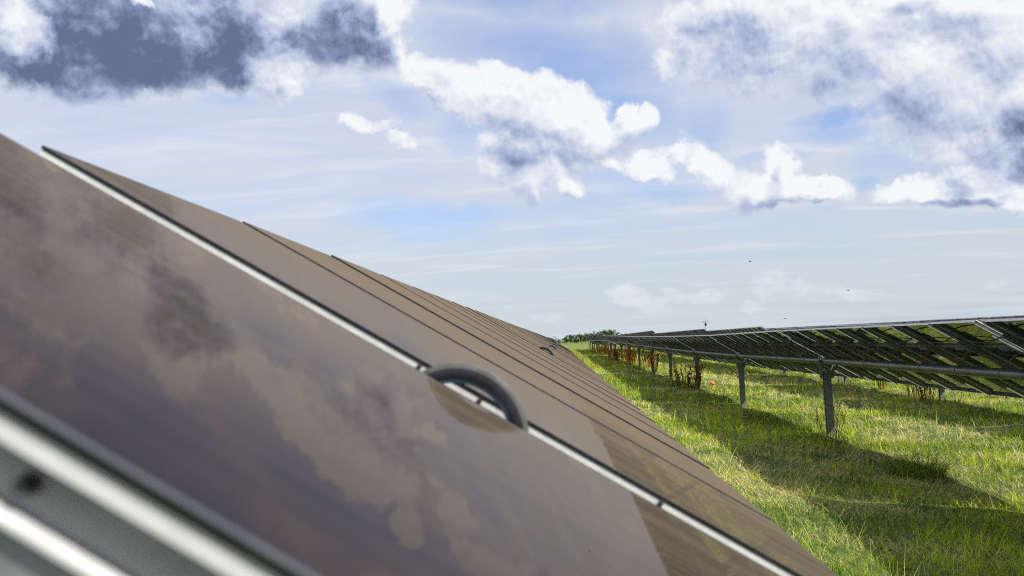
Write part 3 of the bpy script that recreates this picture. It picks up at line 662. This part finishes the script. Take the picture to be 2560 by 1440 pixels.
# ------------------------------------------------------------------ trees on the far side
mb_, t, o = mat("bark"); principled(t, o, Base_Color=(0.08, 0.06, 0.04), Roughness=0.9)
M_LEAF = leafmat("tree_leaves", 0.3, 0.6)
def crown_mesh(seed, w_, h_, nleaf=2600):
    r = np.random.default_rng(seed); nc = 34
    cx = r.normal(0, w_ * 0.24, nc); cy = r.normal(0, w_ * 0.24, nc); f = r.uniform(0.22, 1, nc); czz = h_ * f
    k = np.sqrt(np.clip(1.1 - ((f - 0.55) / 0.55) ** 2, 0.1, 1)); cx *= k; cy *= k
    cr_ = w_ * r.uniform(0.09, 0.19, nc)
    i = r.integers(0, nc, nleaf); d = r.normal(0, 1, (nleaf, 3)); d /= np.linalg.norm(d, axis=1)[:, None]
    d *= (r.uniform(0.35, 1.1, nleaf) * cr_[i])[:, None]
    C = np.stack([cx[i], cy[i], czz[i]], -1) + d
    a = r.normal(0, 1, (nleaf, 3)); a /= np.linalg.norm(a, axis=1)[:, None]; b_ = np.cross(a, r.normal(0, 1, (nleaf, 3))); b_ /= np.linalg.norm(b_, axis=1)[:, None]
    s = r.uniform(0.12, 0.30, nleaf)[:, None] * w_ / 6
    V = np.stack([C - a * s, C - b_ * s * .6, C + a * s, C + b_ * s * .6], 1).reshape(-1, 3)
    Fq = np.arange(nleaf * 4).reshape(-1, 4)
    me = bpy.data.meshes.new("crown"); me.from_pydata(V.tolist(), [], Fq.tolist()); me.materials.append(M_LEAF)
    tone = (np.array([0.035, 0.085, 0.012]) * (0.6 + 1.1 * r.uniform(0, 1, (nleaf, 1)))) + np.array([0.03, 0.02, 0]) * r.uniform(0, 1, (nleaf, 1))
    c = np.ones((nleaf, 4, 4), np.float32); c[:, :, :3] = tone[:, None, :]
    me.attributes.new('tone', 'FLOAT_COLOR', 'POINT').data.foreach_set('color', c.ravel()); return me
def trunk_mesh(seed, w_, h_):
    r = random.Random(seed); b = MB(); b.tube([(0, 0, -0.3), (0.05, 0, h_ * .3), (0.1, 0.05, h_ * .8)], [0.22, 0.16, 0.05], 8)
    for k in range(5):
        a = k * 1.3 + r.uniform(-.3, .3); z0 = h_ * (0.25 + 0.1 * k)
        b.tube([(0.04, 0, z0), (math.cos(a) * w_ * .15, math.sin(a) * w_ * .15, z0 + h_ * .13), (math.cos(a) * w_ * .3, math.sin(a) * w_ * .3, z0 + h_ * .2)], [0.09, 0.06, 0.02], 6)
    return b.mesh("trunk", [mb_], True)
TREES = [(crown_mesh(s_, 6.5, 7.0), trunk_mesh(s_, 6.5, 7.0)) for s_ in (1, 2, 3, 4)]
def tree(label, px, Y, sc_, kind, dz=0.0):
    x_ = Y * px
    o = bpy.data.objects.new("tree", None); COL.objects.link(o); o.location = (x_, Y, float(gz(x_, Y)) + dz); o.rotation_euler = (0, 0, kind * 2.1 + px * 50); o.scale = (sc_, sc_, sc_)
    tag(o, label, "tree", "dark green trees beyond the far end of the rows")
    obj("crown", TREES[kind % 4][0], o); obj("trunk", TREES[kind % 4][1], o)
names = ["leftmost dark tree peeking out over the nearest row's panels", "small tree just right of the leftmost one, behind the nearest row", "tiny round tree behind the far tracker's side edge",
         "low tree in the gap right of the far tracker", "bushy tree at the left end of the main clump", "second crown of the main tree clump", "middle crown of the main clump, lower than its neighbours",
         "crown right of the middle of the main clump", "pointed crown before the clump's right end", "right end of the main tree clump", "tree touching the peak of the steep tracker on its left",
         "tallest rounded crown directly behind the steep tracker's peak", "broad crown just right of the steep tracker's peak", "lower crown sinking behind the first right row", "last treetop, a small knob above the first right row"]
spots = [(-0.0125, .62), (-0.007, .55), (-0.001, .42), (0.006, .62), (0.011, .78), (0.0165, .72), (0.0215, .78), (0.0265, .82), (0.031, .80), (0.035, .72), (0.040, .95), (0.046, 1.02), (0.052, .98), (0.058, .74), (0.064, .62)]
for i, ((px, s_), nm) in enumerate(zip(spots, names)):
    tree(nm, px, 430 + 14 * ((i * 5) % 3), s_ * 0.76, i)

# ------------------------------------------------------------------ birds
M_BIRD = metal("dark_feathers", (0.02, 0.02, 0.022), 0.8, 0.0)
def bird(label, az_, el_d, dist, yawb, flap):
    b = MB(); b.tube([(0, -0.12, 0), (0, -0.05, 0.005), (0, 0.05, 0.005), (0, 0.10, 0.012), (0, 0.14, 0.008)], [0.005, 0.035, 0.032, 0.02, 0.004], 8)
    for s_ in (-1, 1):
        b.quad_box([(s_ * .02, -.04, -.004), (s_ * .17, -.02, flap * .08), (s_ * .17, .03, flap * .08), (s_ * .02, .05, -.004), (s_ * .02, -.04, .004), (s_ * .17, -.02, flap * .08 + .004), (s_ * .17, .03, flap * .08 + .004), (s_ * .02, .05, .004)])
        b.quad_box([(s_ * .17, -.02, flap * .08), (s_ * .33, -.06, flap * .1), (s_ * .33, -.05, flap * .1), (s_ * .17, .03, flap * .08), (s_ * .17, -.02, flap * .08 + .004), (s_ * .33, -.06, flap * .1 + .002), (s_ * .33, -.05, flap * .1 + .002), (s_ * .17, .03, flap * .08 + .004)])
    b.box(-.03, .03, -.19, -.11, -.003, .003)
    d = Vector((math.sin(R(az_)) * math.cos(R(el_d)), math.cos(R(az_)) * math.cos(R(el_d)), math.sin(R(el_d)))) * dist
    o = obj("bird", b.mesh("bird", [M_BIRD]), None, (d.x, d.y, d.z + ZC), (0, 0, yawb)); tag(o, label, "bird", "tiny birds in the pale sky over the rows")
bird("highest of the tiny dark birds over the middle of the rows", 11.2, 3.9, 105, 1.2, 1)
bird("lowest tiny bird, just above the panel tops", 12.9, 0.55, 95, 0.4, -1)
bird("rightmost tiny bird in the pale sky", 16.4, 1.9, 100, 2.0, 1)

scene.cycles.use_adaptive_sampling = True; scene.cycles.adaptive_threshold = 0.02; scene.cycles.use_denoising = False; scene.cycles.pixel_filter_type = 'BLACKMAN_HARRIS'; scene.cycles.filter_width = 1.1
scene.cycles.max_bounces = 6; scene.cycles.diffuse_bounces = 2; scene.cycles.glossy_bounces = 4; scene.cycles.transmission_bounces = 3
scene.cycles.caustics_reflective = False; scene.cycles.caustics_refractive = False
